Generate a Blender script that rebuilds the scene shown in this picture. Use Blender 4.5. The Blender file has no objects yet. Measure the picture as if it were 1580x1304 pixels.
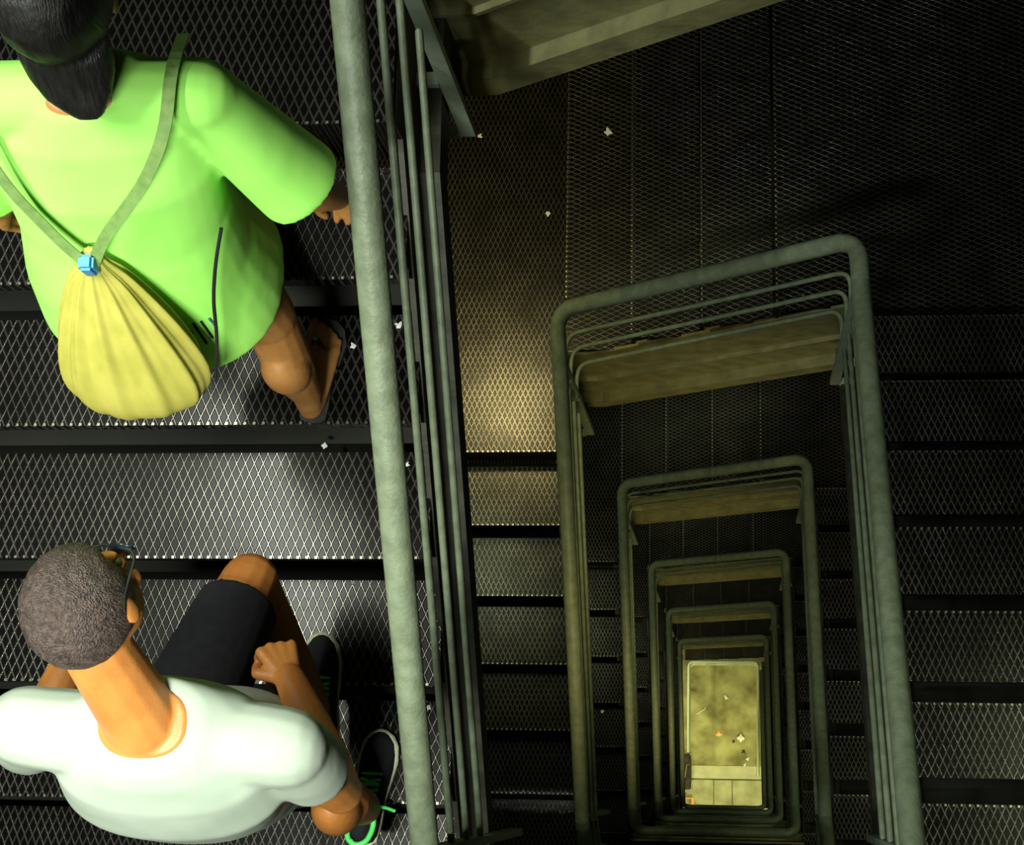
import bpy, bmesh, math, random
from mathutils import Vector, Matrix, Euler
random.seed(7)
S = bpy.context.scene
C = S.collection
PI = math.pi

# ------------------------------------------------------------------ camera
def rot3(rx, ry, rz):
    return Matrix.Rotation(rz, 3, 'Z') @ Matrix.Rotation(rx, 3, 'X') @ Matrix.Rotation(ry, 3, 'Y')
cam_d = bpy.data.cameras.new('camera')
cam = bpy.data.objects.new('camera', cam_d)
C.objects.link(cam)
S.camera = cam
cam_d.sensor_fit = 'HORIZONTAL'
cam_d.sensor_width = 36.0
cam_d.lens = 2709.5 / 1580 * 36.0
cam_d.clip_start = 0.05
cam_d.clip_end = 200
cam.matrix_world = rot3(.2008, .1249, -.007).to_4x4()

# ------------------------------------------------------------------ world, exposure
w = bpy.data.worlds.new('world')
S.world = w
w.use_nodes = True
w.node_tree.nodes['Background'].inputs['Color'].default_value = (.55, .6, .5, 1)
w.node_tree.nodes['Background'].inputs['Strength'].default_value = .004
S.view_settings.view_transform = 'Standard'
S.view_settings.look = 'None'
S.view_settings.gamma = 1
S.view_settings.use_curve_mapping = False
S.view_settings.exposure = 0.0

# ------------------------------------------------------------------ stairwell dimensions (metres, camera at the origin, z up)
XL, XR, YF, YN = -.609, .391, 1.635, -.304      # planes of the handrails round the open well
R_, T_ = .1968, .28                              # riser, going
H = 19 * R_                                      # one full turn
W_ = 1.55                                        # stair width
OFF = .08                                        # stringers sit this far behind the rails
AL, AR, AF = -.346, -.046, -.6675
SL = R_ / T_
def B(n): return -8.513 - (n - 1) * H            # height of the near landing of turn n
FLOOR = B(6) + 7 * R_
XO0, XO1 = XL - OFF - W_, XR + OFF + W_
YO0, YO1 = YN - OFF - W_, YF + OFF + W_

# ------------------------------------------------------------------ lamps under each turn of the stairs, and added fills
def area(name, loc, sx, sy, energy, col, rot=(0, 0, 0), spread=PI):
    d = bpy.data.lights.new(name, 'AREA')
    d.shape = 'RECTANGLE'; d.size = sx; d.size_y = sy
    d.energy = energy; d.color = col; d.spread = spread
    o = bpy.data.objects.new(name, d)
    C.objects.link(o); o.location = loc; o.rotation_euler = rot
    return o
WARM = (1.0, .86, .38); GREENISH = (.86, 1.0, .62); NEUT = (.92, 1.0, .88)
# lamps of the storey above, and an added fill over the climbers
area('lamp_left_flight', (-1.95, .95, -.55), .10, 1.3, 42, NEUT, (0, -.10, 0), 2.1)
area('fill_climbers', (-.98, -.62, -.85), .7, .12, 24, NEUT, (.30, .02, 0), 1.3)  # unseen fill added to light the climbers from behind
area('lamp_right', (1.50, .0, B(-1) - .95), .10, .7, 3.8, GREENISH, (0, 0, 0), 1.6)
for n in range(1, 7):
    area('lamp_left', (-1.50, 1.25, B(n) + H + .5), .10, .5, 3.4, GREENISH, (0, 0, 0), 1.8)
    area('lamp_far', (-.30, 2.70, B(n) + 9 * R_ + H - 1.0), 1.2, .10, .85, GREENISH, (0, 0, 0), 2.0)
    area('lamp_right', (1.50, .0, B(n - 1) - .95), .10, .7, 3.8, GREENISH, (0, 0, 0), 1.6)
    area('fill_near', (-.15, -1.1, B(n) + H - .35), .9, .10, 3.4, WARM, (.76, 0, 0), .8)  # added fill, tilted and narrowed to brighten only the far beams
area('fill_near', (-.15, -1.1, B(0) + H - .35), .9, .10, .35, WARM, (.76, 0, 0), .8)  # same added fill for the topmost turn, dimmer
area('lamp_landing', (-1.30, 2.15, B(1) + 7 * R_ + H - .55), .12, .12, 7, WARM, (0, 0, 0), 1.1)
area('lamp_ground', (-.1, -1.0, B(5) - .4), 1.2, .2, 34, (1.0, .95, .42))
area('lamp_ground_left', (-1.5, 1.0, B(5) - .5), .2, 1.2, 26, (1.0, .95, .42))
area('lamp_ground_right', (1.5, .6, B(6) + 2.2), .2, 1.0, 18, (1.0, .95, .42))

# ------------------------------------------------------------------ materials
def newmat(name):
    m = bpy.data.materials.new(name); m.use_nodes = True
    nt = m.node_tree
    return m, nt, nt.nodes['Principled BSDF']
def nd(nt, t, **k):
    n = nt.nodes.new(t)
    for a, v in k.items(): setattr(n, a, v)
    return n
def mth(nt, op, a, b=None):
    n = nd(nt, 'ShaderNodeMath', operation=op)
    for i, v in enumerate((a, b)):
        if v is None: continue
        if hasattr(v, 'links'): nt.links.new(v, n.inputs[i])
        else: n.inputs[i].default_value = v
    return n.outputs[0]
def ramp(nt, fac, stops):
    r = nd(nt, 'ShaderNodeValToRGB')
    while len(r.color_ramp.elements) < len(stops): r.color_ramp.elements.new(.5)
    for e, (p, c) in zip(r.color_ramp.elements, stops):
        e.position = p; e.color = (*c, 1)
    nt.links.new(fac, r.inputs['Fac'])
    return r.outputs['Color']
def noisy(name, c1, c2, scale=20, rough=.6, metal=0., bump=.0, detail=4, bscale=None, spec=.5, stretch=None):
    m, nt, p = newmat(name)
    tc = nd(nt, 'ShaderNodeTexCoord')
    no = nd(nt, 'ShaderNodeTexNoise'); no.inputs['Scale'].default_value = scale; no.inputs['Detail'].default_value = detail
    src = tc.outputs['Object']
    if stretch:
        mp = nd(nt, 'ShaderNodeMapping'); mp.inputs['Scale'].default_value = stretch
        nt.links.new(src, mp.inputs['Vector']); src = mp.outputs['Vector']
    nt.links.new(src, no.inputs['Vector'])
    nt.links.new(ramp(nt, no.outputs['Fac'], [(.35, c1), (.65, c2)]), p.inputs['Base Color'])
    p.inputs['Roughness'].default_value = rough; p.inputs['Metallic'].default_value = metal
    p.inputs['Specular IOR Level'].default_value = spec
    if bump:
        b = nd(nt, 'ShaderNodeBump'); b.inputs['Strength'].default_value = bump; b.inputs['Distance'].default_value = .01
        n2 = nd(nt, 'ShaderNodeTexNoise'); n2.inputs['Scale'].default_value = bscale or scale * 3
        nt.links.new(src, n2.inputs['Vector']); nt.links.new(n2.outputs['Fac'], b.inputs['Height'])
        nt.links.new(b.outputs['Normal'], p.inputs['Normal'])
    return m
def diamond(name, swap=False, dark=(.0028, .0025, .0027), light=(.20, .18, .15)):
    """raised diamond mesh tread plate"""
    m, nt, p = newmat(name)
    tc = nd(nt, 'ShaderNodeTexCoord'); sp = nd(nt, 'ShaderNodeSeparateXYZ')
    nt.links.new(tc.outputs['Object'], sp.inputs[0])
    x, y = sp.outputs[0], sp.outputs[1]
    if swap: x, y = y, x
    u = mth(nt, 'DIVIDE', x, .0215); v = mth(nt, 'DIVIDE', y, .048)
    def ridge(t):
        f = mth(nt, 'FRACT', t)
        d = mth(nt, 'ABSOLUTE', mth(nt, 'SUBTRACT', f, .5))      # .5 on the ridge
        mr = nd(nt, 'ShaderNodeMapRange', interpolation_type='SMOOTHSTEP')
        nt.links.new(d, mr.inputs['Value'])
        mr.inputs['From Min'].default_value = .36; mr.inputs['From Max'].default_value = .48
        return mr.outputs['Result']
    h = mth(nt, 'MAXIMUM', ridge(mth(nt, 'ADD', u, v)), ridge(mth(nt, 'SUBTRACT', u, v)))
    no = nd(nt, 'ShaderNodeTexNoise'); no.inputs['Scale'].default_value = 9; no.inputs['Detail'].default_value = 5
    nt.links.new(tc.outputs['Object'], no.inputs['Vector'])
    mx = nd(nt, 'ShaderNodeMix', data_type='RGBA')
    nt.links.new(h, mx.inputs[0]); mx.inputs[6].default_value = (*dark, 1); mx.inputs[7].default_value = (*light, 1)
    mx2 = nd(nt, 'ShaderNodeMix', data_type='RGBA', blend_type='MULTIPLY')
    mx2.inputs[0].default_value = 1
    nt.links.new(mx.outputs[2], mx2.inputs[6])
    nt.links.new(ramp(nt, no.outputs['Fac'], [(.3, (.5, .5, .5)), (.7, (1, 1, 1))]), mx2.inputs[7])
    nt.links.new(mx2.outputs[2], p.inputs['Base Color'])
    nt.links.new(mth(nt, 'MULTIPLY', h, .9), p.inputs['Metallic'])
    p.inputs['Roughness'].default_value = .24
    p.inputs['Specular IOR Level'].default_value = .12
    b = nd(nt, 'ShaderNodeBump'); b.inputs['Strength'].default_value = .8; b.inputs['Distance'].default_value = .0025
    nt.links.new(h, b.inputs['Height']); nt.links.new(b.outputs['Normal'], p.inputs['Normal'])
    return m
M = {}
M['plate'] = diamond('diamond_plate')
M['plate_x'] = diamond('diamond_plate_turned', True)
M['rail'] = noisy('rail_paint', (.14, .165, .105), (.20, .235, .155), 30, .5, .0, .15, bscale=120)
M['rail_b'] = noisy('lit_rail_paint', (.55, .62, .40), (.65, .72, .5), 30, .5)  # rail paint with the bright ground-floor light put into its colour
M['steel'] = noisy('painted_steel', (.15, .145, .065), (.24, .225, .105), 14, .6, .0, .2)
M['beam'] = noisy('shaded_beam', (.02, .02, .014), (.05, .05, .03), 14, .6, 0, .2)  # same paint as the steel, with the shade put into its colour
M['post'] = noisy('post_paint', (.22, .27, .20), (.28, .33, .25), 20, .5)
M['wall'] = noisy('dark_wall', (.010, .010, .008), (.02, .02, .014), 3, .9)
M['floor'] = noisy('stained_concrete', (.15, .145, .045), (.40, .40, .18), 3.4, .8, detail=8, bump=.1)
M['strip'] = noisy('pale_concrete', (.42, .44, .28), (.52, .54, .36), 6, .8, detail=6)
M['tile'] = noisy('slab_concrete', (.30, .31, .17), (.48, .50, .30), 5, .8, detail=8)
M['litter'] = noisy('paper_white', (.7, .7, .62), (.85, .85, .8), 60, .8)

# ------------------------------------------------------------------ mesh helpers
def bx(bm, x0, x1, y0, y1, z0, z1):
    v = [bm.verts.new(p) for p in ((x0, y0, z0), (x1, y0, z0), (x1, y1, z0), (x0, y1, z0), (x0, y0, z1), (x1, y0, z1), (x1, y1, z1), (x0, y1, z1))]
    for f in ((3, 2, 1, 0), (4, 5, 6, 7), (0, 1, 5, 4), (1, 2, 6, 5), (2, 3, 7, 6), (3, 0, 4, 7)):
        bm.faces.new([v[i] for i in f])
    return v
def link(name, bm, mat=None, parent=None, smooth=False, loc=None):
    me = bpy.data.meshes.new(name)
    bmesh.ops.recalc_face_normals(bm, faces=bm.faces)
    bm.to_mesh(me); bm.free()
    if smooth:
        for p in me.polygons: p.use_smooth = True
    o = bpy.data.objects.new(name, me); C.objects.link(o)
    if mat: me.materials.append(mat)
    if parent: o.parent = parent
    if loc: o.location = loc
    return o
def box_obj(name, dims, mat, parent=None, bevel=0):
    bm = bmesh.new(); bx(bm, *dims)
    if bevel: bmesh.ops.bevel(bm, geom=bm.edges[:], offset=bevel, segments=2, affect='EDGES')
    return link(name, bm, mat, parent)
def empty(name, label, cat, loc=(0, 0, 0), group=None):
    o = bpy.data.objects.new(name, None); C.objects.link(o)
    o.location = loc; o.empty_display_size = .1
    o['label'] = label; o['category'] = cat
    if group: o['group'] = group
    return o
def tag(o, label, cat, group=None):
    o['label'] = label; o['category'] = cat
    if group: o['group'] = group
    return o
def fillet(pts, rad, n=6):
    """round the corners of a polyline (rad per corner or one number)"""
    pts = [Vector(p) for p in pts]
    out = [pts[0]]
    for i in range(1, len(pts) - 1):
        p, a, b = pts[i], pts[i - 1], pts[i + 1]
        r = rad[i] if isinstance(rad, (list, tuple)) else rad
        da, db = (a - p), (b - p)
        r = min(r, da.length * .49, db.length * .49)
        s, e = p + da.normalized() * r, p + db.normalized() * r
        for k in range(n + 1):
            t = k / n
            out.append(s * (1 - t) ** 2 + p * 2 * t * (1 - t) + e * t ** 2)
    out.append(pts[-1])
    return out
def tube(bm, pts, r, seg=12, caps=True):
    pts = [Vector(p) for p in pts]
    rings = []
    up = Vector((0, 0, 1))
    for i, p in enumerate(pts):
        d = (pts[min(i + 1, len(pts) - 1)] - pts[max(i - 1, 0)]).normalized()
        if abs(d.dot(up)) > .95: side = Vector((1, 0, 0)).cross(d).normalized() if i == 0 else (rs - d * rs.dot(d)).normalized()
        else: side = d.cross(up).normalized()
        rs = side
        u2 = side.cross(d).normalized()
        rr = r[i] if isinstance(r, (list, tuple)) else r
        rings.append([bm.verts.new(p + side * math.cos(2 * PI * k / seg) * rr + u2 * math.sin(2 * PI * k / seg) * rr) for k in range(seg)])
    for a, b in zip(rings, rings[1:]):
        for k in range(seg):
            bm.faces.new((a[k], a[(k + 1) % seg], b[(k + 1) % seg], b[k]))
    if caps:      # caps on vertices of their own keep the pipe's shading straight
        bm.faces.new([bm.verts.new(v.co) for v in rings[0]][::-1]); bm.faces.new([bm.verts.new(v.co) for v in rings[-1]])
def tube_obj(name, pts, r, mat, parent=None, seg=12):
    bm = bmesh.new(); tube(bm, pts, r, seg)
    return link(name, bm, mat, parent, True)
def dup(root, dz, label):
    r = root.copy(); C.objects.link(r); r.location.z += dz; r['label'] = label
    for ch in list(root.children):
        c = ch.copy(); C.objects.link(c); c.parent = r
        for g in ch.children:
            d = g.copy(); C.objects.link(d); d.parent = c
    return r
ORD = ['topmost', 'second', 'third', 'fourth', 'fifth', 'sixth', 'lowest']
def turn(n): return ORD[n] + (' turn of the stair' if n in (0, 6) else ' turn down')

# ------------------------------------------------------------------ stair flights
def serrate(bm, horizontal, a0, a1, edge, z, sgn):
    """row of small teeth along a nosing"""
    n = int((a1 - a0) / .0215)
    for i in range(n):
        c = a0 + (i + .5) * .0215
        if horizontal: bx(bm, c - .003, c + .003, min(edge, edge - sgn * .006), max(edge, edge - sgn * .006), z - .006, z + .002)
        else: bx(bm, min(edge, edge - sgn * .006), max(edge, edge - sgn * .006), c - .003, c + .003, z - .006, z + .002)
TD = T_ * .84
TDL = T_ * .90
def tread_y(parent, x0, x1, ynose, sgn, z, TD=TDL):
    """tread whose nosing is at ynose and which runs back in direction sgn along y"""
    bm = bmesh.new()
    yb = ynose + sgn * TD
    bx(bm, x0, x1, min(ynose, yb), max(ynose, yb), z - .006, z)
    bx(bm, x0, x1, min(ynose, ynose + sgn * .006), max(ynose, ynose + sgn * .006), z - .045, z - .006)
    bx(bm, x0, x1, min(yb, yb - sgn * .006), max(yb, yb - sgn * .006), z - .045, z - .006)
    o = link('tread', bm, M['plate'], parent)
    b2 = bmesh.new(); serrate(b2, True, x0, x1, ynose, z, -sgn)
    link('nosing', b2, M['nosing'], o)
    return o
def tread_x(parent, y0, y1, xnose, sgn, z, TD=TDL):
    bm = bmesh.new()
    xb = xnose + sgn * TD
    bx(bm, min(xnose, xb), max(xnose, xb), y0, y1, z - .006, z)
    bx(bm, min(xnose, xnose + sgn * .006), max(xnose, xnose + sgn * .006), y0, y1, z - .045, z - .006)
    bx(bm, min(xb, xb - sgn * .006), max(xb, xb - sgn * .006), y0, y1, z - .045, z - .006)
    o = link('tread', bm, M['plate_x'], parent)
    b2 = bmesh.new(); serrate(b2, False, y0, y1, xnose, z, -sgn)
    link('nosing', b2, M['nosing'], o)
    return o
M['nosing'] = noisy('worn_nosing', (.16, .15, .12), (.3, .28, .22), 80, .3, .9)
def prism(bm, poly, axis, t0, t1):
    """extrude a 2D polygon (u, z) along axis 'x' or 'y' from t0 to t1"""
    def P(u, z, t): return (t, u, z) if axis == 'x' else (u, t, z)
    a = [bm.verts.new(P(u, z, t0)) for u, z in poly]; b = [bm.verts.new(P(u, z, t1)) for u, z in poly]
    bm.faces.new(a); bm.faces.new(b[::-1])
    n = len(poly)
    for i in range(n): bm.faces.new((a[i], b[i], b[(i + 1) % n], a[(i + 1) % n]))
def stringer(parent, axis, plane, out, u0, u1, pitch, lo, hi, name='stringer', flats=None):
    """channel beam: web at plane, top lip, mid seam and bottom flange sticking out towards the well (out = +-1)
    pitch(u) gives the nosing line height; lo / hi are offsets from it"""
    us = flats or [u0, u1]
    def poly(a, b): return [(u, pitch(u) + a) for u in us] + [(u, pitch(u) + b) for u in us[::-1]]
    bm = bmesh.new()
    def slab(a, b, p0, p1): prism(bm, poly(a, b), axis, min(p0, p1), max(p0, p1))
    slab(lo, hi, plane, plane - out * .012)
    slab(lo, lo + .012, plane, plane + out * .045)            # bottom flange
    slab(lo + .012, lo + .10, plane + out * .033, plane + out * .045)
    slab(lo + .10, lo + .108, plane, plane + out * .045)
    if lo < -.55: slab(-.52, -.505, plane, plane + out * .018)            # seam below the tread brackets
    slab(hi - .12, hi - .11, plane - out * .012, plane - out * .05)
    return link(name, bm, M['steel' if axis == 'y' else 'beam'], parent)  # side stringers get the copy with shade in its colour

def dark_backing(parent, axis, a0, a1, us, pitch):  # added dark sheet, keeps the tread gaps black and stops light leaks
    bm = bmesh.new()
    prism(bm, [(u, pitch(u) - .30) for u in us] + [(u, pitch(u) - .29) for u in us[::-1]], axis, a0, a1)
    return link('dark_backing', bm, M['wall'], parent)
XWL, XWR, YWF, YWN = XL - OFF, XR + OFF, YF + OFF, YN - OFF
def left_flight(n):
    t = empty('stair_flight', '', 'stairs', (0, 0, B(n)), 'flights along the left of the well')
    for k in range(6): tread_y(t, XO0, XWL - .004, AL + k * T_, 1, (k + 1) * R_)
    pit = lambda u: R_ + (u - AL) * SL
    e = AL + 6 * T_
    dark_backing(t, 'x', XO0 + .08, XWL - .02, [AL + .02, e], pit)
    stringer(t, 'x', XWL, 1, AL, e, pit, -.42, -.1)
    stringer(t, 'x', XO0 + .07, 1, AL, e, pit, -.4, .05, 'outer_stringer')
    return t
def far_landing(n):
    t = empty('stair_landing', '', 'landing', (0, 0, B(n) + 7 * R_), 'far left corner landings')
    y0 = AL + 6 * T_
    bm = bmesh.new(); bx(bm, XO0, XWL - .004, y0, YO1, -.012, 0); bx(bm, XWL - .004, AF, YWF + .004, YO1, -.012, 0)
    bx(bm, XO0, XWL - .004, y0, y0 + .012, -.2, -.012); bx(bm, XO0, XO0 + .02, y0, YO1, -.2, -.012)
    bx(bm, XO0, AF, YO1 - .02, YO1, -.2, -.012)
    o = link('deck', bm, M['plate'], t)
    b2 = bmesh.new(); serrate(b2, True, XO0, XWL - .004, y0, 0, -1); link('nosing', b2, M['nosing'], o)
    for yy in (y0 + .6, y0 + 1.2): box_obj('joist', (XO0, XWL - .06, yy, yy + .05, -.15, -.012), M['steel'], t)
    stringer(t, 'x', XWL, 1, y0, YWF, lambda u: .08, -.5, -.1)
    return t
def far_flight(n):
    t = empty('stair_flight', '', 'stairs', (0, 0, B(n)), 'flights along the far side of the well')
    for m in range(3): tread_x(t, YWF + .004, YO1, AF + m * T_, 1, (8 + m) * R_, T_ * .97)
    pit = lambda u: 8 * R_ + max(0, (u - AF - .10)) * SL + .03
    stringer(t, 'y', YWF, -1, XWL, XWR, pit, -.92, -.1, flats=[XWL, AF + .10, XWR])
    stringer(t, 'y', YO1 - .07, -1, AF, AF + 3 * T_, lambda u: 8 * R_ + (u - AF) * SL, -.4, .05, 'outer_stringer')
    return t
def right_landing(n):
    t = empty('stair_landing', '', 'landing', (0, 0, B(n) + 11 * R_), 'far right corner landings')
    x0 = AF + 3 * T_
    y0 = AR + 6 * T_
    bm = bmesh.new(); bx(bm, x0, XO1, YWF + .004, YO1, -.012, 0); bx(bm, XWR + .004, XO1, y0 - .2, YWF + .004, -.012, 0)
    bx(bm, x0, x0 + .012, YWF + .004, YO1, -.2, -.012); bx(bm, x0, XO1, YO1 - .02, YO1, -.2, -.012)
    o = link('deck', bm, M['plate_x'], t)
    b2 = bmesh.new(); serrate(b2, False, YWF + .004, YO1, x0, 0, -1); link('nosing', b2, M['nosing'], o)
    box_obj('joist', (x0 + .6, x0 + .65, YWF + .06, YO1, -.15, -.012), M['steel'], t)
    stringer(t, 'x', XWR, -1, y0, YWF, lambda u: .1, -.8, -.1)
    return t
def right_flight(n):
    t = empty('stair_flight', '', 'stairs', (0, 0, B(n - 1)), 'flights along the right of the well')
    for j in range(0, 7): tread_y(t, XWR + .004, XO1, AR + j * T_, -1, -(j + 1) * R_, T_ * .75)
    pit = lambda u: -R_ - (u - AR) * SL
    dark_backing(t, 'x', XWR + .02, XO1 - .08, [AR - T_, AR + 6 * T_ - .02], pit)
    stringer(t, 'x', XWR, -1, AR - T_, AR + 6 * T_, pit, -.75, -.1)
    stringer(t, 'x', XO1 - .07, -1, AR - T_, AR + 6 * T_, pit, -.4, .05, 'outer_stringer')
    return t
def near_landing(n):
    t = empty('stair_landing', '', 'landing', (0, 0, B(n)), 'near side landings')
    yl, yr = AL - .002, AR - T_
    bm = bmesh.new(); bx(bm, XO0, XWL - .004, YO0, yl, -.012, 0); bx(bm, XWL - .004, XWR + .004, YO0, YWN, -.012, 0)
    bx(bm, XWR + .004, XO1, YO0, yr, -.012, 0)
    bx(bm, XO0, XWL - .004, yl - .012, yl, -.15, -.012); bx(bm, XWR + .004, XO1, yr - .012, yr, -.15, -.012)
    o = link('deck', bm, M['plate'], t)
    b2 = bmesh.new(); serrate(b2, True, XWR + .004, XO1, yr, 0, 1); link('nosing', b2, M['nosing'], o)
    for xx in (-1.6, 0, 1.4): box_obj('joist', (xx, xx + .05, YO0, YWN - .08, -.15, -.012), M['steel'], t)
    stringer(t, 'y', YWN, 1, XWL, XWR, lambda u: .15, -.6, -.1)
    return t

# ------------------------------------------------------------------ railings
HR, TR_ = .029, .0085
RAILS = (.54, .315, .09)
def far_railing(n):
    t = empty('stair_railing', '', 'railing', (0, 0, B(n)), 'railings round the far side of the well')
    ys = 1.47
    pl = lambda y: R_ + (y - AL) * SL
    pr = lambda y: 19 * R_ - R_ - (y - AR) * SL
    zl, zr = 8 * R_ + .924, 12 * R_ + .924
    for i, h in enumerate((.88,) + RAILS):
        d = h - .88
        if i == 0:
            pts = [(XL, ys, pl(ys) + .88), (XL, YF, zl), (XR, YF, zr), (XR, ys, pr(ys) + .88)]
            tube_obj('handrail', fillet(pts, .09), HR, M['rail'], t, 16)
        else:
            dz = (.35, .57, .83)[i - 1]
            pts = [(XL, 1.50, zl - dz - .02), (XL, YF, zl - dz), (XR, YF, zr - dz), (XR, 1.52, zr - dz + .02)]
            tube_obj('rail', fillet(pts, .07), TR_, M['rail'], t, 8)
    for X, s, z0, z1 in ((XL, 1, 7 * R_ - .57, pl(1.52) + .80), (XR, -1, 11 * R_ - .38, pr(1.52) + .72)):
        bm = bmesh.new()
        bx(bm, min(X - s * .03, X + s * .006), max(X - s * .03, X + s * .006), 1.515, 1.535, z0, z1)
        p = link('post', bm, M['post'], t)
        for zz in (z0, z0 + .32):
            box_obj('bracket', (min(X - s * .085, X - s * .03), max(X - s * .085, X - s * .03), 1.51, 1.54, zz, zz + .02), M['post'], p)
    return t
def side_railing(n, left):
    lab = 'railings down the left flights' if left else 'railings down the right flights'
    t = empty('stair_railing', '', 'railing', (0, 0, B(n) if left else B(n - 1)), lab)
    X = XL if left else XR
    f = (lambda y: R_ + (y - AL) * SL) if left else (lambda y: -R_ - (y - AR) * SL)
    y0, y1 = -.15, 1.47
    tube_obj('handrail', [(X, y0, f(y0) + .88), (X, (y0 + y1) / 2, f((y0 + y1) / 2) + .88), (X, y1, f(y1) + .88)], HR, M['rail'], t, 16)
    for h in RAILS:
        p = [(X, y0 + .01, f(y0 + .01) + h), (X, y1 - .01, f(y1 - .01) + h)]
        bm = bmesh.new(); d = (Vector(p[1]) - Vector(p[0])).normalized() * .006
        tube(bm, [p[0], Vector(p[0]) + d, Vector(p[1]) - d, p[1]], [TR_ * .6, TR_, TR_, TR_ * .6], 8)
        link('rail', bm, M['rail'], t, True)
    return t
def near_railing(n):
    t = empty('stair_railing', '', 'railing', (0, 0, B(n)), 'railings round the near side of the well')
    pl = lambda y: R_ + (y - AL) * SL
    pr = lambda y: -R_ - (y - AR) * SL
    y0 = -.15
    for i, h in enumerate((.88,) + RAILS):
        lz = .98 - (.88 - h)
        pts = [(XL, y0, pl(y0) + h), (XL, YN, lz), (XR, YN, lz), (XR, y0, pr(y0) + h)]
        if i == 0: tube_obj('handrail', fillet(pts, .10), HR, M['rail'], t, 16)
        else: tube_obj('rail', fillet([(XL, y0 - .02, pl(y0) + h), (XL, YN, lz), (XR, YN, lz), (XR, y0 - .02, pr(y0) + h)], .07), TR_, M['rail'], t, 8)
    for X, s, z0, z1 in ((XL, 1, -.40, pl(y0) + .70), (XR, -1, -.55, pr(y0) + .75)):
        p = box_obj('post', (min(X - s * .03, X + s * .006), max(X - s * .03, X + s * .006), y0 - .01, y0 + .01, z0, z1), M['post'], t)
        for zz in (z0, z0 + .32):
            box_obj('bracket', (min(X - s * .085, X - s * .03), max(X - s * .085, X - s * .03), y0 - .012, y0 + .012, zz, zz + .02), M['beam'], p)  # near brackets darkened by colour to stand for shade
    return t

def series(fn, ns, text):
    first = fn(ns[0]); first['label'] = text % turn(ns[0])
    for n in ns[1:]:
        dup(first, B(n) - B(ns[0]), text % turn(n))
series(left_flight, range(0, 6), 'dark diamond-plate flight left of the open well, %s')
series(far_landing, range(0, 6), 'dark diamond-plate landing in the far left corner, %s')
series(far_flight, range(0, 7), 'short dark flight with deep steel beam across the far side, %s')
series(right_landing, range(0, 7), 'unlit dark landing in the far right corner, %s')
series(right_flight, range(1, 7), 'dark diamond-plate flight right of the open well, %s')
series(near_landing, range(0, 6), 'dark plate landing along the near side of the well, %s')
series(far_railing, range(0, 6), 'grey-green rounded railing bending round the far side of the well, %s')
series(lambda n: side_railing(n, True), range(0, 6), 'grey-green pipe railing sloping along the left flight, %s')
series(lambda n: side_railing(n, False), range(1, 7), 'grey-green pipe railing sloping along the right flight, %s')
series(near_railing, range(0, 6), 'grey-green rounded railing bending round the near side of the well, %s')

# ------------------------------------------------------------------ setting
def struct(o): o['kind'] = 'structure'; return o
struct(box_obj('floor', (XO0 - .2, XO1 + .2, YO0 - .2, YO1 + .2, FLOOR - .2, FLOOR), M['floor']))
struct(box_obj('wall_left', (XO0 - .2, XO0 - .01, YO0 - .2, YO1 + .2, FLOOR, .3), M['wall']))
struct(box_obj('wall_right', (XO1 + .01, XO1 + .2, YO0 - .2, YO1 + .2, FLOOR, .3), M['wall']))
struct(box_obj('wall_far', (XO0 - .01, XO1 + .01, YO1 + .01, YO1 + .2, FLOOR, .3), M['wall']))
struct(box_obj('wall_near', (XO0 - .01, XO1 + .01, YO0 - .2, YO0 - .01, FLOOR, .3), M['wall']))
struct(box_obj('trim_1', (-.72, .62, .05, .235, FLOOR, FLOOR + .015), M['strip'], bevel=.004))
def slab(x0, x1, label):
    o = box_obj('concrete_slab', (x0, x1, -.72, .035, FLOOR, FLOOR + .05), M['tile'], bevel=.008)
    tag(o, label, 'slab', 'concrete slabs at the foot of the well')
slab(-.72, -.272, 'leftmost of three pale concrete slabs at the bottom of the well')
slab(-.262, -.008, 'narrow middle one of three pale concrete slabs at the bottom of the well')
slab(.002, .62, 'rightmost and widest of three pale concrete slabs at the bottom of the well')

# guard rail on the ground floor, straight below the well
t = empty('guard_rail', 'brightly lit low guard rail standing on the yellow ground floor', 'railing', (0, 0, FLOOR))
for i, h in enumerate((1.08, .80, .5)):
    pts = [(-.60, .40, h), (-.59, 1.64, h), (.365, 1.65, h), (.35, .10, h)]
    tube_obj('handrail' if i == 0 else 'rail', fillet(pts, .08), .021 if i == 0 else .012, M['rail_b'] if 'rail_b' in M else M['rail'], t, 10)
for px, py in ((-.60, .41), (-.592, 1.3), (.36, 1.3), (.35, .12)):
    tube_obj('post', [(px, py, 0), (px, py, 1.07)], .016, M['rail'], t, 8)

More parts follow.
